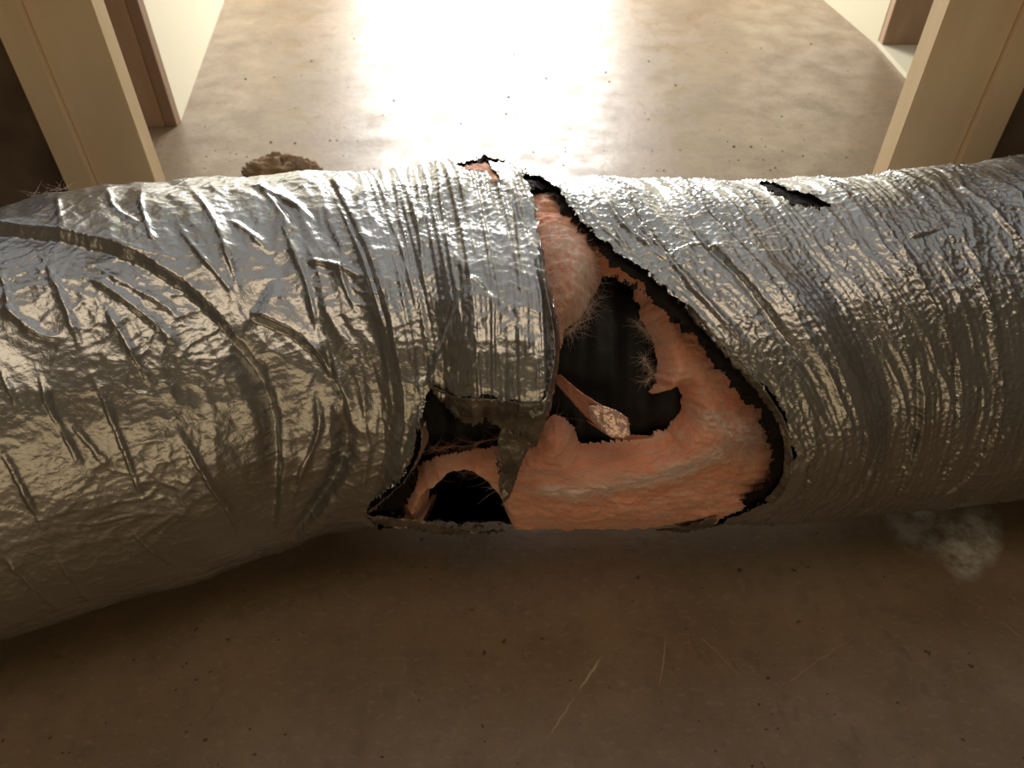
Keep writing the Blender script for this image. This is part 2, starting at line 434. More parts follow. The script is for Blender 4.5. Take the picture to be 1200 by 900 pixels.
# folds: (kind, height m, width m, points).  step: right-hand side of the run is proud
FOLDS = [
    ('step', .008, .045, [(-60, 268), (0, 268), (40, 270), (100, 280), (170, 300), (215, 328), (260, 368), (300, 418), (325, 468), (336, 520), (332, 580), (322, 640)]),
    ('step', .008, .032, [(292, 368), (345, 385), (376, 408), (398, 445), (418, 495), (416, 540), (382, 590), (335, 640)]),
    ('step', .0045, .02, [(385, 204), (415, 262), (440, 320), (462, 385), (474, 440), (478, 490), (470, 530), (452, 566)]),
    ('step', .007, .03, [(560, 338), (546, 352), (524, 392), (510, 430), (503, 452)]),
    ('ridge', .0035, .0022, [(217, 214), (250, 257), (269, 296), (289, 368)]),
    ('ridge', .003, .002, [(167, 221), (167, 246), (183, 287), (203, 309)]),
    ('ridge', .003, .002, [(128, 221), (131, 243), (150, 259), (180, 275)]),
    ('ridge', .002, .002, [(67, 232), (75, 265)]),
    ('ridge', .003, .002, [(28, 282), (53, 301), (81, 362), (103, 429)]),
    ('ridge', .003, .002, [(0, 309), (17, 373)]),
    ('ridge', .005, .003, [(0, 352), (19, 371), (53, 396), (86, 397)]),
    ('ridge', .0042, .0035, [(78, 318), (119, 332), (172, 368), (200, 396), (233, 426)]),
    ('ridge', .0035, .003, [(119, 354), (144, 390), (172, 437)]),
    ('ridge', .0035, .0035, [(92, 301), (150, 334), (194, 357), (230, 393)]),
    ('ridge', .0045, .0024, [(378, 204), (403, 251), (430, 315), (453, 384), (467, 434)]),
    ('ridge', .004, .0026, [(322, 240), (350, 307), (364, 340), (380, 420)]),
    ('ridge', .005, .0035, [(283, 214), (330, 234), (355, 248), (378, 265)]),
    ('ridge', .004, .003, [(264, 259), (292, 273), (320, 301)]),
    ('ridge', .003, .0022, [(395, 296), (405, 337), (422, 373)]),
    ('ridge', .005, .003, [(355, 307), (394, 312), (430, 329)]),
    ('ridge', .0035, .002, [(444, 229), (467, 279), (486, 345), (494, 390)]),
    ('ridge', .0035, .002, [(478, 207), (489, 259), (503, 357)]),
    ('ridge', .003, .0018, [(514, 207), (500, 245), (490, 270)]),
    ('ridge', .004, .0025, [(353, 401), (372, 405), (383, 420)]),
    ('ridge', .004, .003, [(300, 215), (318, 236), (338, 262), (352, 300)]),
    ('ridge', .003, .0022, [(205, 258), (226, 290), (262, 330), (290, 362)]),
    ('ridge', .003, .002, [(0, 428), (26, 480)]), ('ridge', .003, .002, [(42, 424), (60, 477), (87, 530), (106, 571)]),
    ('ridge', .003, .0022, [(102, 424), (128, 477), (144, 522), (166, 586), (181, 624)]),
    ('ridge', .002, .002, [(68, 477), (144, 567)]), ('ridge', .003, .002, [(150, 400), (162, 424), (181, 458)]),
    ('ridge', .004, .0025, [(204, 496), (234, 545), (272, 601), (291, 662)]),
    ('ridge', .003, .002, [(151, 624), (212, 669)]), ('ridge', .004, .003, [(0, 647), (79, 722)]),
    ('ridge', .003, .002, [(64, 647), (110, 711)]), ('ridge', .003, .002, [(0, 518), (57, 628)]),
    ('ridge', .004, .003, [(372, 455), (378, 500), (350, 560), (338, 610)]),
    ('groove', .0060, .007, [(262, 385), (300, 436), (316, 480), (322, 530), (318, 590)]),
    ('groove', .0055, .007, [(392, 462), (408, 505), (402, 550), (372, 592), (338, 632)]),
    ('ridge', .010, .008, [(500, 462), (490, 508), (470, 545), (446, 580)]),
    ('groove', .0035, .0016, [(1068, 400), (1071, 426), (1078, 472), (1073, 530), (1050, 585), (1035, 603)]),
    ('groove', .0035, .0016, [(1170, 480), (1163, 504), (1146, 545), (1114, 576), (1073, 597)]),
    ('groove', .0035, .0018, [(1026, 500), (1024, 516), (1016, 556), (990, 590), (965, 610)]),
    ('groove', .0035, .0018, [(990, 470), (1000, 500), (1000, 524), (990, 568), (960, 600), (935, 612)]),
    ('groove', .0025, .0014, [(975, 500), (978, 530), (970, 570), (935, 610)]),
    ('groove', .0025, .0014, [(936, 520), (939, 555)]), ('groove', .0025, .0015, [(925, 575), (913, 597), (895, 612)]),
    ('groove', .0025, .0014, [(1113, 400), (1120, 450), (1116, 520)]),
    ('ridge', .004, .0035, [(696, 213), (729, 265), (771, 302), (790, 330)]),
    ('ridge', .005, .004, [(712, 212), (750, 262), (782, 311), (820, 362), (862, 405), (900, 450)]),
    ('ridge', .003, .0025, [(668, 215), (700, 262), (738, 300), (770, 330)]),
    ('step', .003, .006, [(797, 216), (848, 265), (890, 321), (913, 367), (945, 410), (975, 460), (990, 500)][::-1]),
    ('groove', .004, .003, [(797, 251), (832, 295), (874, 349), (904, 395), (940, 440)]),
    ('ridge', .003, .002, [(975, 209), (1012, 236), (1049, 287), (1087, 345), (1111, 383)]),
    ('ridge', .0025, .0018, [(1022, 250), (1058, 305), (1097, 372), (1113, 402)]),
    ('step', .004, .005, [(1120, 222), (1135, 228), (1167, 252), (1199, 287), (1230, 330)]),
    ('ridge', .0035, .002, [(1057, 281), (1080, 277), (1105, 268)]),
    ('ridge', .0025, .002, [(1126, 300), (1150, 350), (1165, 420), (1168, 470)]),
    ('ridge', .003, .0016, [(800, 255), (820, 252), (838, 246)]), ('ridge', .003, .002, [(780, 302), (815, 290), (860, 295)]),
    ('groove', .004, .002, [(380, 402), (392, 440), (404, 470), (416, 492)]),
]

DUCT = bpy.data.objects.new('flexible_duct', None); COL.objects.link(DUCT)
tag(DUCT, 'torn silver foil flexible air duct lying across the brown floor, pink insulation showing', 'duct')

# ------------------------------------------------------------------ foil jacket
us = np.arange(-.72, .76, .00145); vs = np.concatenate([np.arange(-.170, .60, .00145), np.linspace(.615, .2 * 2 * math.pi - .180, 30)])
U, V = np.meshgrid(us, vs, indexing='ij')
Q = family(us, vs)
vis = sstep(-.165, -.12, V) * (1 - sstep(.52, .60, V))
left = 1 - sstep(5.9, 6.6, Q)                       # left jacket against right jacket
h = np.zeros(U.shape)
h += left * .0034 * fbm(U * 5 + 3, V * 4.5, 2) + (1 - left) * .0018 * fbm(U * 9 + 3, V * 8, 3)
lat = V * 9
h += left * .0042 * (np.abs(perlin(Q * 1.25 + .25 * perlin(U * 9, V * 9) + 11, lat * .45 + 2)) - .3)
h += left * .0020 * (np.abs(perlin(Q * 3.1 + .2 * perlin(U * 16, V * 16) + 5, lat * 1.1)) - .3)
h += left * .0020 * (ridged(Q * 1.7 + .35 * perlin(U * 12, V * 12), lat * .6, 2) - .5)
tongue = sstep(3.8, 4.6, Q) * left
h += tongue * .0030 * (ridged(Q * 7.5 + .08 * perlin(U * 20, V * 20), lat * .35 + 7, 2, 1.7) - .4)
h += tongue * .010 * sstep(4.4, 5.6, Q) * (1 - sstep(.30, .36, V))
right = 1 - left
def tilt(q0, q1, q2, q3, amp, va=-.03, vb_=.17, vc_=.20, vd=.38):
    return amp * sstep(q0, q1, Q) * (1 - sstep(q2, q3, Q)) * sstep(va, vb_, V) * (1 - sstep(vc_, vd, V))
h += tilt(4.6, 5.3, 7, 7.1, .042, .03, .18) * left + tilt(3.3, 4.0, 4.4, 5.2, .014, .0, .17)
h += right * (tilt(6.2, 6.6, 7.9, 8.6, .030, .02, .20, .24, .38) + .008 * fbm(U * 6 + 1, V * 5 + 8, 2) * sstep(7, 8, Q))
# corrugation of the right-hand jacket over its wire helix
cor = np.abs(((Q * 1.9 + .18 * perlin(U * 10, V * 10)) % 1) - .5) * 2
h += right * .0012 * (cor ** .6)
h += right * .0016 * (ridged(Q * 3.1 + 3, lat * .5, 2, 1.6) - .4) + right * .0011 * (ridged(Q * 9 + 3, lat * .9, 2, 2) - .4)
band = np.exp(-(((Q * 1.9 + .18 * perlin(U * 10, V * 10) + .5) % 1 - .5) / .16) ** 2) * right
# crumple at two sizes
cr1 = ridged(U * 50 + 9 + 1.5 * perlin(U * 18, V * 18), V * 50, 2, 2); cr2 = ridged(U * 130, V * 130 + 4, 2, 2.2)
patch_ = sstep(-.25, .45, fbm(U * 8 + 40, V * 8, 2))
h += (.00045 + .0007 * patch_) * (cr1 - .6) + (.00025 + .0012 * band + .00045 * right + .0003 * tongue) * (cr2 - .6)
# long soft cross creases
h += left * .0007 * (ridged(U * 14 + 20, V * 30 + 3, 2) - .5)
for (kind, ht, wd, pts) in FOLDS:
    pu, pv = cast(dens(pts, 14)); P = np.stack([pu, pv], 1).astype(np.float32)
    pad = wd * 4 + .004; lo = P.min(0) - pad; hi = P.max(0) + pad
    i0, i1 = np.searchsorted(us, [lo[0], hi[0]]); j0, j1 = np.searchsorted(vs, [lo[1], hi[1]])
    if i1 <= i0 or j1 <= j0: continue
    u_, v_ = U[i0:i1, j0:j1], V[i0:i1, j0:j1]
    jit = .0016 * perlin(u_ * 60 + ht * 999, v_ * 60)
    d, sd_, al = seg_dist(u_.astype(np.float32), v_.astype(np.float32), P, False)
    fade = sstep(0, .3, al) * (1 - sstep(.6, 1, al)) if kind != 'step' else sstep(0, .06, al) * (1 - sstep(.9, 1, al))
    d = np.abs(d * 1.0 + jit * (kind != 'step'))
    if kind == 'ridge': dh = ht * .95 / (1 + (d / (wd * .85)) ** 2) ** 1.5 * fade
    elif kind == 'groove': dh = -ht * 1.5 * np.exp(-(d / (wd * 1.25)) ** 2) * fade
    else:
        s = sd_ * (-1)                              # proud on the upper / right side of a run drawn left to right
        x = d * s + jit * .6
        k = sstep(-.0022 - ht * .7, .0018, x) ** 1.6
        dh = fade * (ht * k * np.exp(-np.maximum(x, 0) / wd) - ht * .45 * (1 - k) * np.exp(-np.maximum(-x, 0) / (wd * .8)))
    h[i0:i1, j0:j1] += dh * np.exp(-(d / (wd * 3.2)) ** 4)
h *= vis
# the jacket pinches in under the left side of the tear
pu, pv = cast([(432, 600)]); dp = np.hypot(U - pu[0], (V - pv[0]))
h -= .006 * np.exp(-(dp / .03) ** 2)
sd = np.minimum(np.minimum(sdf(U, V, hole), sdf(U, V, slit)), sdf(U, V, toph))
# torn rims lift a little
h += .0022 * np.exp(-np.maximum(sd, 0) / .004) * (.3 + perlin(U * 60, V * 60))
JU, JV, JH = us, vs, h
grid_tube('foil_jacket', us, vs, h, sd, M['foil'], DUCT)


def jacket_h(u, v):
    i = np.clip(np.searchsorted(us, u), 0, len(us) - 1); j = np.clip(np.searchsorted(vs, v), 0, len(vs) - 1)
    return h[i, j]


# ------------------------------------------------------------------ black backing of the jacket
ub = np.arange(-.30, .50, .0022); vb = np.arange(-.16, .64, .0022)
Ub, Vb = np.meshgrid(ub, vb, indexing='ij')
sb = np.minimum(sdf(Ub, Vb, hole_back), .2)
sslit = sdf(Ub, Vb, toph); sb = np.minimum(sb, sslit + .001)
_hj = h[np.clip(np.searchsorted(us, ub), 0, len(us) - 1)][:, np.clip(np.searchsorted(vs, vb), 0, len(vs) - 1)]
hb = np.maximum(_hj, 0) * .85 - .0065 + .0012 * fbm(Ub * 60, Vb * 60, 3) - .003 * np.exp(-np.maximum(sb, 0) / .006)
hb = np.minimum(hb, h[np.clip(np.searchsorted(us, ub), 0, len(us) - 1)][:, np.clip(np.searchsorted(vs, vb), 0, len(vs) - 1)] - .003)
grid_tube('jacket_backing', ub, vb, hb, sb, M['black'], DUCT, wrap=False)

# ------------------------------------------------------------------ glass wool blanket
uw = np.arange(-.22, .40, .0017); vw = np.arange(-.155, .64, .0017)
Uw, Vw = np.meshgrid(uw, vw, indexing='ij')
void = poly_uv(VOID, .0008, seed=11, off=-.040); _v2 = np.stack(cast([(497, 606), (508, 592), (530, 580), (548, 577), (564, 586), (580, 602), (588, 614)]), 1)
void2 = jag_uv(np.concatenate([_v2, [(_v2[-1, 0] + .004, .60), (_v2[0, 0], .60)], _v2[:1]]), .0008, .0017, 12); void3 = poly_uv(VOID3, .001, seed=13)
sw = np.minimum(np.minimum(sdf(Uw, Vw, void, .05), sdf(Uw, Vw, void2, .05)), sdf(Uw, Vw, void3, .05))
T = .034; TW = .017
lip = T * (1 - np.clip(sw / TW, 0, 1)) ** 2
hw = -.014 + .013 * sstep(.33, .40, Vw) - lip


def blob(px, py, ru, rv, a, ang=0):
    u0, v0 = cast([(px, py)]); c, s = math.cos(ang), math.sin(ang); x = Uw - u0[0]; y = Vw - v0[0]
    return a * np.exp(-((x * c + y * s) / ru) ** 2 - ((-x * s + y * c) / rv) ** 2)


hw += blob(668, 320, .022, .055, .017) + blob(728, 335, .020, .022, -.026)
hw += blob(780, 400, .016, .03, .004, -.5) + blob(560, 560, .05, .02, .003) + blob(870, 505, .018, .022, .005)
hw += blob(760, 598, .12, .03, .006)  + blob(485, 590, .03, .03, .003)
hw += .0035 * fbm(Uw * 22, Vw * 34, 3) + .0016 * fbm(Uw * 70 + 4, Vw * 150, 3) + .0008 * fbm(Uw * 300, Vw * 300, 2)
for pts, a_, w_ in (([(600, 584), (660, 590), (730, 580), (800, 562), (850, 535), (880, 500)], .005, .02), ([(670, 548), (730, 546), (790, 532), (815, 500)], -.006, .012),
                    ([(470, 590), (520, 560), (580, 552)], .007, .014)):
    P_ = np.stack(cast(dens(pts, 30)), 1).astype(np.float32); d_, _, _ = seg_dist(Uw.astype(np.float32), Vw.astype(np.float32), P_, False); hw += a_ * np.exp(-(d_ / w_) ** 2)
tf = blob(668, 320, .03, .06, 1)
hw += tf * .004 * (ridged(Uw * 30 + Vw * 30, Vw * 60 - Uw * 20, 2) - .5)
jh = h[np.clip(np.searchsorted(us, uw), 0, len(us) - 1)][:, np.clip(np.searchsorted(vs, vw), 0, len(vs) - 1)]
inhole = sdf(Uw, Vw, hole, .03)
hw = np.where(inhole > 0, np.minimum(hw, jh - .011 + .004 * np.exp(-inhole / .004)), hw)
hw = np.where(sdf(Uw, Vw, toph, .03) < .004, jh - .004, hw)
# white loosened fibres with their highlight painted in: along the top of the lower roll, a tangle near its right end, and the tuft at the upper left
fray_lit = np.zeros(Uw.shape)
for pts, w_, a_, dirn in (([(640, 584), (690, 584), (750, 574), (800, 560), (846, 538)], .0085, 1.3, 1), ([(838, 500), (862, 508), (892, 516)], .013, 1.0, 0),
                          ([(850, 530), (880, 505)], .007, .7, 0), ([(655, 270), (680, 310), (694, 345), (675, 385)], .014, 1.1, 0), ([(642, 300), (655, 350)], .010, .5, 0)):
    P_ = np.stack(cast(dens(pts, 30)), 1).astype(np.float32); d_, _, al_ = seg_dist(Uw.astype(np.float32), Vw.astype(np.float32), P_, False)
    st = fbm(al_ * 9, d_ * 420 + 3, 3) if dirn else fbm(Uw * 160 + Vw * 90, Vw * 160 - Uw * 60, 3)
    fray_lit = np.maximum(fray_lit, a_ * np.exp(-(d_ / w_) ** 2) * sstep(-.5, .45, st + .25))
    hw += .0025 * np.exp(-(d_ / w_) ** 2) * np.maximum(st, -.5)
grid_tube('insulation_blanket', uw, vw, hw, sw, M['wool'], DUCT, wrap=False, attr=np.clip(fray_lit, 0, 1))


def wool_h(u, v):
    i = np.clip(np.searchsorted(uw, u), 0, len(uw) - 1); j = np.clip(np.searchsorted(vw, v), 0, len(vw) - 1)
    return hw[i, j], sw[i, j]


# ------------------------------------------------------------------ black core
uc = np.linspace(-.72, .76, 260); vc = np.linspace(-.17, 2 * math.pi * .2 - .18, 130)
Uc, Vc = np.meshgrid(uc, vc, indexing='ij')
grid_tube('inner_liner', uc, vc, -.056 + .004 * fbm(Uc * 14, Vc * 10, 3) + .002 * np.sin(Uc * 2 * math.pi / .03), None, M['liner'], DUCT)


# ------------------------------------------------------------------ torn sheets
def sheet(name, A, B, offA, offB, material, m=28, n=12, noise_=.0012, jag=0.0, thick=.0004, seed=0, follow=0.0):
    """foil scrap between two runs of photo points laid on the tube, lifted by radial offsets"""
    r = np.random.default_rng(seed); a = dens(A, m); b = dens(B, m)
    ua, va = cast(a); ub_, vb_ = cast(b)
    oa = np.interp(np.linspace(0, 1, m), np.linspace(0, 1, len(offA)), offA); ob = np.interp(np.linspace(0, 1, m), np.linspace(0, 1, len(offB)), offB)
    if jag: vb_ = vb_ + r.normal(size=m) * jag
    t = np.linspace(0, 1, n)[None, :]
    u = ua[:, None] * (1 - t) + ub_[:, None] * t; v = va[:, None] * (1 - t) + vb_[:, None] * t
    o = oa[:, None] * (1 - t) + ob[:, None] * t + noise_ * (ridged(u * 120 + seed, v * 120, 2) - .6)
    if follow: o = o + follow * np.maximum(jacket_h(u, v), 0)
    P = tube(u, v, o).reshape(-1, 3); idx = np.arange(m * n).reshape(m, n)
    Fc = np.stack([idx[:-1, :-1].ravel(), idx[1:, :-1].ravel(), idx[1:, 1:].ravel(), idx[:-1, 1:].ravel()], 1)
    ob_ = mesh_obj(name, P, Fc, material, DUCT)
    md = ob_.modifiers.new('thickness', 'SOLIDIFY'); md.thickness = thick
    return ob_


tag(sheet('torn_flap', [(508, 447), (530, 456), (560, 452), (590, 452), (620, 458), (642, 452)],
          [(516, 470), (538, 482), (556, 488), (570, 476), (592, 488), (628, 512)],
          [.004, .004, .004], [-.012, -.020, -.026], M['foil_dark'], 60, 16, .002, .0018, seed=2, follow=1.0), 'dull brown curled underside of torn foil')
tag(sheet('hanging_strip', [(604, 462), (586, 492), (582, 508), (590, 532), (583, 562), (590, 588)],
          [(644, 468), (630, 496), (618, 512), (609, 535), (603, 562), (593, 591)],
          [-.002, -.006, -.008, -.008], [-.004, -.004, -.010, -.008], M['foil_dark'], 50, 10, .0025, seed=4, follow=.6), 'dull brown strip of torn foil hanging over pink wool')
tag(sheet('curled_strip', [(644, 446), (664, 474), (684, 496), (700, 510), (722, 520)],
          [(660, 446), (682, 468), (706, 480), (726, 486), (740, 500)],
          [-.046, -.036, -.022, -.016], [-.036, -.030, -.010, -.006], M['curl'], 36, 10, .0015, seed=5), 'shiny pinkish strip curling up in the hole')
tag(sheet('curled_strip', [(690, 506), (715, 516), (745, 520), (770, 524)], [(694, 512), (716, 526), (745, 530), (768, 527)],
          [-.024, -.014, -.02], [-.028, -.02, -.022], M['curl'], 24, 8, .001, seed=15))
tag(sheet('strip_tip', [(690, 482), (706, 479), (724, 484), (737, 493)], [(694, 500), (708, 512), (724, 518), (739, 511)],
          [-.016, -.010, -.008], [-.018, -.006, -.002], M['curl_tip'], 24, 12, .0018, seed=25), 'pale shiny tip of the curled strip')
tag(sheet('torn_rim', [(432, 604), (470, 606), (500, 609), (530, 616), (556, 621), (578, 630), (592, 640)],
          [(440, 611), (472, 612), (502, 616), (530, 625), (556, 632), (574, 637), (586, 643)],
          [.000, .002, .001], [.003, .006, .004], M['foil_dark'], 60, 8, .003, .002, seed=6), 'ragged strip of foil along the lower edge of the tear')
sheet('torn_rim', [(768, 618), (790, 615), (815, 607), (842, 601)], [(770, 628), (788, 630), (812, 618), (835, 610)],
      [.002, .004, .002], [.004, .006, .004], M['foil_dark'], 30, 8, .002, .002, seed=7, follow=1.0)
sheet('torn_rim', [(494, 478), (499, 500), (494, 520), (478, 545), (455, 572), (432, 596)],
      [(497, 482), (508, 503), (501, 512), (484, 550), (462, 574), (437, 602)],
      [.005, .006, .004], [-.002, -.004, -.004], M['foil'], 60, 8, .003, .002, seed=8, follow=1.0)
sheet('torn_rim', [(632, 300), (634, 340), (643, 385), (648, 412), (641, 440), (632, 464)],
      [(636, 305), (640, 345), (650, 380), (654, 408), (650, 436), (640, 470)],
      [.010, .009, .006], [.002, .0, -.002], M['foil'], 60, 8, .003, .002, seed=9, follow=1.0)
sheet('torn_rim', [(800, 364), (836, 404), (880, 444), (908, 480), (918, 520), (913, 555), (900, 580)],
      [(796, 368), (831, 408), (874, 449), (902, 484), (911, 520), (907, 553), (894, 576)],
      [.002, .001, .002], [-.003, -.005, -.003], M['foil_dark'], 90, 6, .002, .0012, seed=10, follow=1.0)
sheet('black_tatter', [(560, 203), (568, 201), (578, 201), (588, 203)], [(558, 194), (568, 197), (574, 192), (592, 199)],
      [-.004, -.004, -.004], [.002, .004, .002], M['black'], 24, 5, .002, .003, seed=12, follow=1.0)
sheet('black_tatter', [(440, 590), (462, 570), (476, 560), (486, 548)], [(452, 602), (470, 600), (482, 590), (490, 560)],
      [-.004, -.005, -.004], [-.008, -.010, -.009], M['black'], 30, 8, .004, .003, seed=13)


# small tatters along the rims, too small to pick apart
def tatters(name, runs, n, size, lift, material, seed):
    r = np.random.default_rng(seed); Vv, Ff = [], []
    for pts in runs:
        d = dens(pts, 200); u, v = cast(d)
        for _ in range(n):
            i = r.integers(2, 197); s = size * r.uniform(.4, 1.5); a = r.uniform(0, 6.28)
            hh = float(jacket_h(u[i], v[i])); base = hh + r.uniform(*lift)
            k = r.integers(4, 6); ang = np.sort(r.uniform(0, 6.28, k)); rad = s * r.uniform(.35, 1, k)
            uu = u[i] + rad * np.cos(ang) * np.cos(a) * .6 - rad * np.sin(ang) * np.sin(a); vv = v[i] + rad * np.cos(ang) * np.sin(a) + rad * np.sin(ang) * np.cos(a)
            oo = base + r.normal(size=k) * s * .35
            P = tube(uu, vv, oo); b0 = len(Vv); Vv.extend(P)
            for q in range(1, k - 1): Ff.append((b0, b0 + q, b0 + q + 1))
    o = mesh_obj(name, Vv, Ff, material, DUCT, smooth=False); md = o.modifiers.new('thickness', 'SOLIDIFY'); md.thickness = .0002
    tag(o, kind='stuff'); return o


RIMR = [(640, 210), (690, 270), (722, 302), (775, 345), (816, 385), (858, 425), (898, 462), (916, 505), (918, 530), (902, 577), (870, 600)]
RIML = [(441, 580), (480, 532), (494, 485), (500, 462)]
RIMT = [(632, 290), (636, 340), (646, 390), (646, 420), (634, 464)]
RIMF = [(510, 452), (545, 457), (572, 449), (600, 455), (630, 466)]
tatters('foil_shreds', [RIMR, RIML, RIMT], 60, .0032, (-.002, .003), M['foil'], 1)
tatters('foil_shreds', [RIMF, [(445, 606), (500, 612), (560, 626), (590, 636)], [(582, 500), (592, 540), (590, 580)]], 40, .003, (-.006, .0), M['foil_dark'], 2)
tatters('black_shreds', [[(708, 318), (758, 352), (806, 392), (852, 444), (890, 488), (901, 538), (872, 586)]], 90, .0035, (-.009, -.004), M['black'], 3)
tatters('black_shreds', [SLIT[1:7], SLIT[7:], [(440, 590), (465, 565), (488, 540)]], 26, .003, (-.003, .001), M['black'], 4)


# ------------------------------------------------------------------ fibres
def fibres(name, n, sampler, length, radius, curl, seed, material, gather=None):
    r = np.random.default_rng(seed); K = 7; Vv, Ff = [], []
    for q in range(n):
        u, v, o, du, dv, do = sampler(r)
        L_ = length * r.uniform(.35, 1.3); st = L_ / (K - 1); ring = []
        dirv = np.array([du, dv, do]); dirv /= np.linalg.norm(dirv) + 1e-9; p = np.array([u, v, o]); pts = [p.copy()]
        bend = r.normal(size=3) * curl
        for k in range(K - 1):
            dirv = dirv + bend * .35 + r.normal(size=3) * curl * .3; dirv /= np.linalg.norm(dirv); p = p + dirv * st; pts.append(p.copy())
        pts = np.array(pts)
        if gather:
            hh, _ = wool_h(pts[:, 0], pts[:, 1]); pts[:, 2] = np.maximum(pts[:, 2], hh + .0002)
        P = tube(pts[:, 0], pts[:, 1], pts[:, 2]); b0 = len(Vv) * 1
        T_ = np.gradient(P, axis=0); T_ /= np.linalg.norm(T_, axis=1)[:, None] + 1e-9
        n1 = np.cross(T_, [.3, .5, .8]); n1 /= np.linalg.norm(n1, axis=1)[:, None] + 1e-9; n2 = np.cross(T_, n1)
        rad = radius * np.linspace(1, .35, K)[:, None]
        for a in (0, 2.094, 4.189): ring.append(P + rad * (math.cos(a) * n1 + math.sin(a) * n2))
        for k in range(K): Vv.extend([ring[0][k], ring[1][k], ring[2][k]])
        for k in range(K - 1):
            for a in range(3): Ff.append((b0 + 3 * k + a, b0 + 3 * k + (a + 1) % 3, b0 + 3 * k + 3 + (a + 1) % 3, b0 + 3 * k + 3 + a))
    o = mesh_obj(name, Vv, Ff, material, DUCT); tag(o, kind='stuff'); return o


def along(runs, spread, flow, lift=.0008, inner=0.0):
    data = []
    for pts, wgt in runs:
        u, v = cast(dens(pts, 60)); data.append((u, v, wgt))
    tot = sum(d[2] for d in data)

    def s(r):
        x = r.uniform(0, tot)
        for u, v, wg in data:
            if x < wg: break
            x -= wg
        i = int(np.clip(29 + 28 * math.sin(r.integers(0, 26) * 2.399) + r.normal() * 1.2, 1, 57)); uu = u[i] + r.normal() * spread; vv = v[i] + r.normal() * spread
        hh, sv = wool_h(uu, vv)
        if sv < .001: uu, vv = u[i], v[i]; hh, sv = wool_h(uu, vv)
        tu, tv = u[i + 1] - u[i - 1], v[i + 1] - v[i - 1]; nn = math.hypot(tu, tv) + 1e-9
        a = r.normal() * flow; c, s_ = math.cos(a), math.sin(a); tu, tv = tu / nn, tv / nn
        sg = r.choice([-1, 1])
        return uu, vv, float(hh) + lift, sg * (tu * c - tv * s_), sg * (tu * s_ + tv * c), r.uniform(.0, .5)
    return s


ft = fibres('fibre_fuzz', 260, along([([(600, 575), (650, 585), (700, 582), (750, 572), (800, 558), (835, 540)], 3), ([(620, 560), (690, 570), (760, 560), (820, 535)], 1.4)],
                                 .0032, .22), .034, .00022, .16, 21, M['fuzz'], True)
fibres('fibre_fuzz', 420, along([([(842, 500), (865, 506), (890, 512)], 1), ([(850, 520), (875, 530), (893, 520)], 1)], .010, 1.6), .022, .00020, .5, 22, M['fuzz'], True)
fibres('fibre_fuzz', 1100, along([([(640, 262), (662, 285), (684, 315), (690, 345)], 1), ([(646, 285), (662, 320), (668, 350), (655, 382)], 1),
                                  ([(695, 300), (701, 325), (692, 352), (668, 384)], 1.4), ([(642, 300), (650, 330), (648, 370)], .8)], .007, .6), .022, .00011, .22, 23, M['fuzz'], True)
fibres('fibre_fuzz', 420, along([([(758, 365), (770, 385), (780, 400)], 1), ([(765, 420), (775, 445), (768, 462)], .6)], .005, .8), .014, .00010, .3, 24, M['fuzz'], True)
fibres('fibre_fuzz', 700, along([([(500, 560), (560, 550), (620, 540), (660, 510)], 1), ([(640, 600), (720, 606), (820, 596), (870, 570)], 1), ([(840, 440), (870, 480), (880, 540)], 1)],
                                .012, .6), .024, .00012, .3, 25, M['wool'], True)


def loose(r):
    u, v = cast([(62 + r.normal() * 16, 230 + r.normal() * 2)])
    return u[0], v[0] - .01, .002 + float(jacket_h(u[0], v[0])), r.normal(), r.normal() * .5, r.uniform(.3, 1)


tag(fibres('lint_hairs', 26, loose, .013, .00008, .5, 26, M['fuzz']), 'wispy pale hairs on top of the foil')

# ------------------------------------------------------------------ floor and room
def fp(*a): return [floor_pt(*p) for p in a]
SCR = [(floor_pt(706, 768), floor_pt(676, 812), .0016, .75), (floor_pt(676, 812), floor_pt(640, 868), .0012, .45), (floor_pt(781, 745), floor_pt(772, 812), .0010, .5),
       (floor_pt(818, 742), floor_pt(870, 795), .0009, .3), (floor_pt(905, 812), floor_pt(1010, 740), .0009, .25), (floor_pt(1170, 725), floor_pt(1200, 750), .0014, .3)]
LIGHT_PATCH = [(floor_pt(1118, 680), floor_pt(1160, 592), .034, 1.0), (floor_pt(1050, 640), floor_pt(1120, 600), .05, .5)]
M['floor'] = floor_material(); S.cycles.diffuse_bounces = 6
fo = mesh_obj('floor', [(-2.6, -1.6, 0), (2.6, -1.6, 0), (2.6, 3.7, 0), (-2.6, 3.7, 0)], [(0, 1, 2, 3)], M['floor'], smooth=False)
tag(fo, kind='structure')


def stud(x0, x1, y0, y1, label, zt=2.3, z0=0.0, name='wall_stud', m='stud', cat='stud', group=None):
    o = bevel_box(name, (x0, y0, z0), (x1, y1, zt), M[m]); tag(o, label, cat, group); return o


def ratio(px, py):
    d = ray(np.array([px]), np.array([py]))[0]; return d[0] / d[1]


# right pair of studs (front face at y = .97)
y0 = .97; a = ratio(1040, 200) * y0; b_ = ratio(1118, 192) * y0
stud(a, b_, y0, y0 + .040, 'wide pale pine stud, right of the bright floor, left one of the right pair')
c_ = ratio(1149, 190) * y0
stud(b_ + .0003, b_ + .042, y0 - .009, y0 + .038, 'narrow pale pine stud at the right edge, beside the dark brown wall')
# left pair
y0 = 1.02; a2 = ratio(180, 208) * y0; b2 = ratio(115, 218) * y0
stud(b2, a2, y0, y0 + .034, 'wide pale pine stud, left of the bright floor, right one of the left pair')
stud(b2 - .042, b2 - .0003, y0 - .009, y0 + .032, 'narrow pale pine stud at the left, against the dark brown wall')
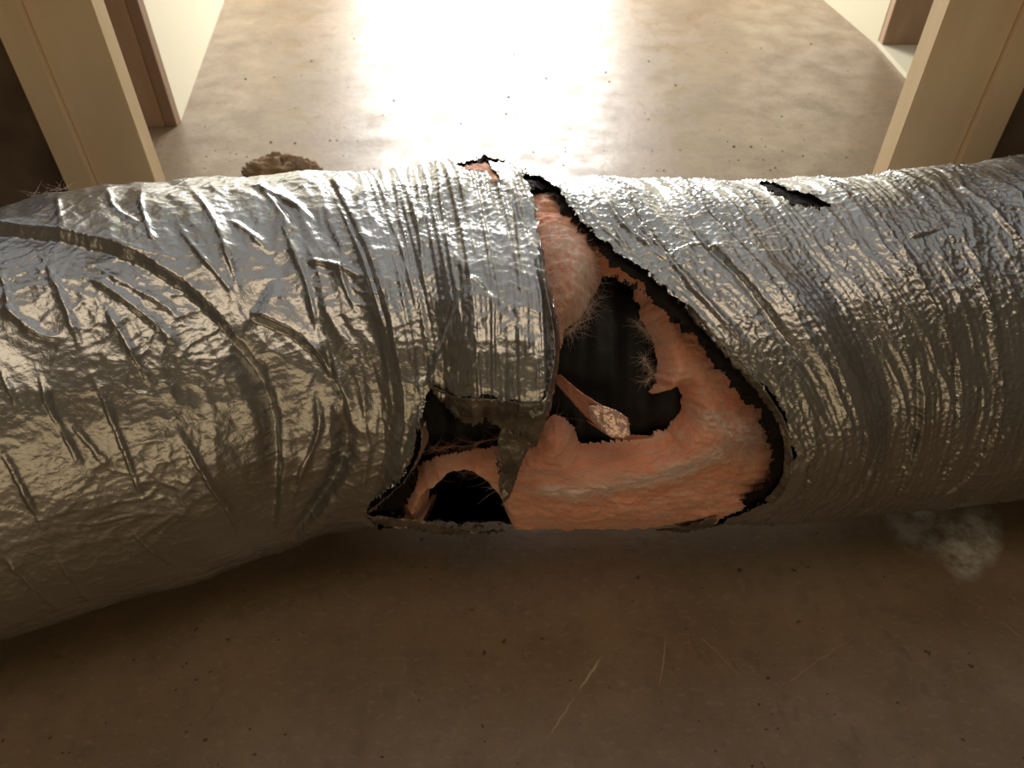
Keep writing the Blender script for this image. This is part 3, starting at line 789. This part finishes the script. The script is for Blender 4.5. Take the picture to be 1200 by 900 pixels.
# dark wall beyond the studs
tag(bevel_box('wall_left', (-2.6, 1.035, 0), (b2 - .030, 1.06, .62), M['dark']), kind='structure')
tag(bevel_box('wall_right', (b_ + .03, .99, 0), (2.6, 1.02, .62), M['dark']), kind='structure')
# cream panels and the brown boards standing at their ends
def panel(name, p, q, th, z1, m):
    p = Vector((*p, 0)); q = Vector((*q, 0)); n = (q - p).cross(Vector((0, 0, 1))).normalized() * th
    V_ = [p, q, q + n, p + n]; V_ = V_ + [v + Vector((0, 0, z1)) for v in V_]
    return mesh_obj(name, [tuple(v) for v in V_], [(0, 3, 2, 1), (4, 5, 6, 7), (0, 1, 5, 4), (1, 2, 6, 5), (2, 3, 7, 6), (3, 0, 4, 7)], m, smooth=False)


rb = floor_pt(1027, 53); rf = floor_pt(1060, 93); re_ = floor_pt(965, 0)
rd = (re_[0] + (re_[0] - rb[0]) * 2.2, re_[1] + (re_[1] - rb[1]) * 2.2)
tag(panel('wall_right_far', rb, rd, .10, 2.3, M['cream']), kind='structure')
tag(panel('baseboard_right', (rf[0] * 1.0, rf[1] - .35), rb, .40, .012, M['cream']), kind='structure')
bw = ratio(1078, 50) * rb[1]
stud(rb[0] + .001, bw + .03, rb[1] - .03, rb[1] - .002, 'brown board standing on the cream strip behind the right stud', z0=.0125, name='brown_board', m='brown', cat='board')
lb = floor_pt(212, 142); le = floor_pt(263, 0)
ld = (le[0] + (le[0] - lb[0]) * .9, le[1] + (le[1] - lb[1]) * .9)
tag(panel('wall_left_far', ld, lb, .10, 2.3, M['cream']), kind='structure')
br = bpy.data.objects.new('brown_board', None); COL.objects.link(br)
tag(br, 'brown board with a darker edge strip behind the left stud', 'board')
xs1 = lb[0]; xs2 = ratio(199, 143) * lb[1]; xs3 = ratio(170, 146) * lb[1] - .02
bevel_box('face_board', (xs3, lb[1] - .03, 0), (xs2, lb[1] - .002, 2.3), M['brown'], br)
tag(bevel_box('edge_strip', (xs2 + .001, lb[1] - .028, 0), (xs1, lb[1] - .002, 2.3), M['brown_dark'], br), 'darker brown edge strip')

ce = bevel_box('ceiling', (-2.6, -.2, 2.35), (2.6, .80, 2.4), mat('brown_ceiling', (.30, .23, .16), .8), bev=0); ce['kind'] = 'structure'


# far wall with the window that lights the floor
def wallpiece(name, lo, hi): return tag(bevel_box(name, lo, hi, M['cream'], bev=0), kind='structure')
wb = wallpiece('wall_back', (-2.6, 3.70, 0), (-.72, 3.8, 2.6))
for lo, hi in (((.48, 3.70, 0), (2.6, 3.8, 2.6)), ((-.72, 3.70, 0), (.48, 3.8, .33)), ((-.72, 3.70, 1.63), (.48, 3.8, 2.6))):
    bevel_box('wall_section', lo, hi, M['cream'], wb, bev=0)

# ------------------------------------------------------------------ clump of mud behind the duct
def lump(name, cx, cy, sx, sy, sz, seed, material, res=60):
    r = np.random.default_rng(seed); th = np.linspace(0, 2 * np.pi, res, endpoint=False); ph = np.linspace(0, np.pi / 2 * 1.02, res // 3)
    TT, PP = np.meshgrid(th, ph, indexing='ij')
    rr = 1 + .28 * fbm(np.cos(TT) * 2 + seed, np.sin(TT) * 2 + PP * 2, 3) + .12 * fbm(TT * 6, PP * 9 + seed, 2) * np.sin(PP)
    P = np.stack([cx + sx * rr * np.cos(TT) * np.sin(PP), cy + sy * rr * np.sin(TT) * np.sin(PP), sz * rr * np.cos(PP) ** .6], -1)
    P[..., 2] = np.maximum(P[..., 2], 0)
    idx = np.arange(TT.size).reshape(TT.shape); i2 = np.roll(idx, -1, 0)
    Fc = np.stack([idx[:, :-1].ravel(), idx[:, 1:].ravel(), i2[:, 1:].ravel(), i2[:, :-1].ravel()], 1)
    return mesh_obj(name, P.reshape(-1, 3), Fc, material)


cx, cy = floor_pt(334, 208)
tag(lump('debris_clump', cx - .002, cy + .004, .080, .038, .040, 3, M['clump']), 'crumbly dark brown dirt clump on the floor behind the left half of duct', 'debris')

# grit scattered on the floor
Vv, Ff = [], []; r = np.random.default_rng(5)
spots = [(602, 64), (365, 72), (288, 93), (596, 114), (540, 145), (593, 134), (346, 168), (318, 167), (462, 118), (640, 92), (710, 85), (714, 96), (760, 72), (792, 100), (880, 172), (860, 172), (950, 52),
         (438, 724), (448, 678), (322, 640), (303, 710), (900, 795), (992, 690), (1130, 764)]
spots += [(r.uniform(240, 1000), 200 - 190 * r.random() ** 1.5) for _ in range(110)] + [(r.uniform(0, 1200), r.uniform(640, 900)) for _ in range(60)]
for k, (px, py) in enumerate(spots):
    x, y = floor_pt(px, py)
    if .40 < y < .97: continue
    if x < -.74 + (y < 1.7) * -.1 or x > .96: continue
    s = (.0042 if k < 24 else r.uniform(.0012, .003)) * (1 if y > .8 else .6)
    b0 = len(Vv); a0 = r.uniform(0, 6.28)
    for q in range(5):
        a = a0 + q * 1.2566; Vv.append((x + s * math.cos(a) * r.uniform(.6, 1.3), y + s * math.sin(a) * r.uniform(.5, 1), .0))
    Vv.append((x + s * r.normal() * .2, y, s * .8))
    for q in range(5): Ff.append((b0 + q, b0 + (q + 1) % 5, b0 + 5))
tag(mesh_obj('floor_grit', Vv, Ff, M['grit'], smooth=False), 'dark specks of grit scattered over the floor', 'grit', kind='stuff')
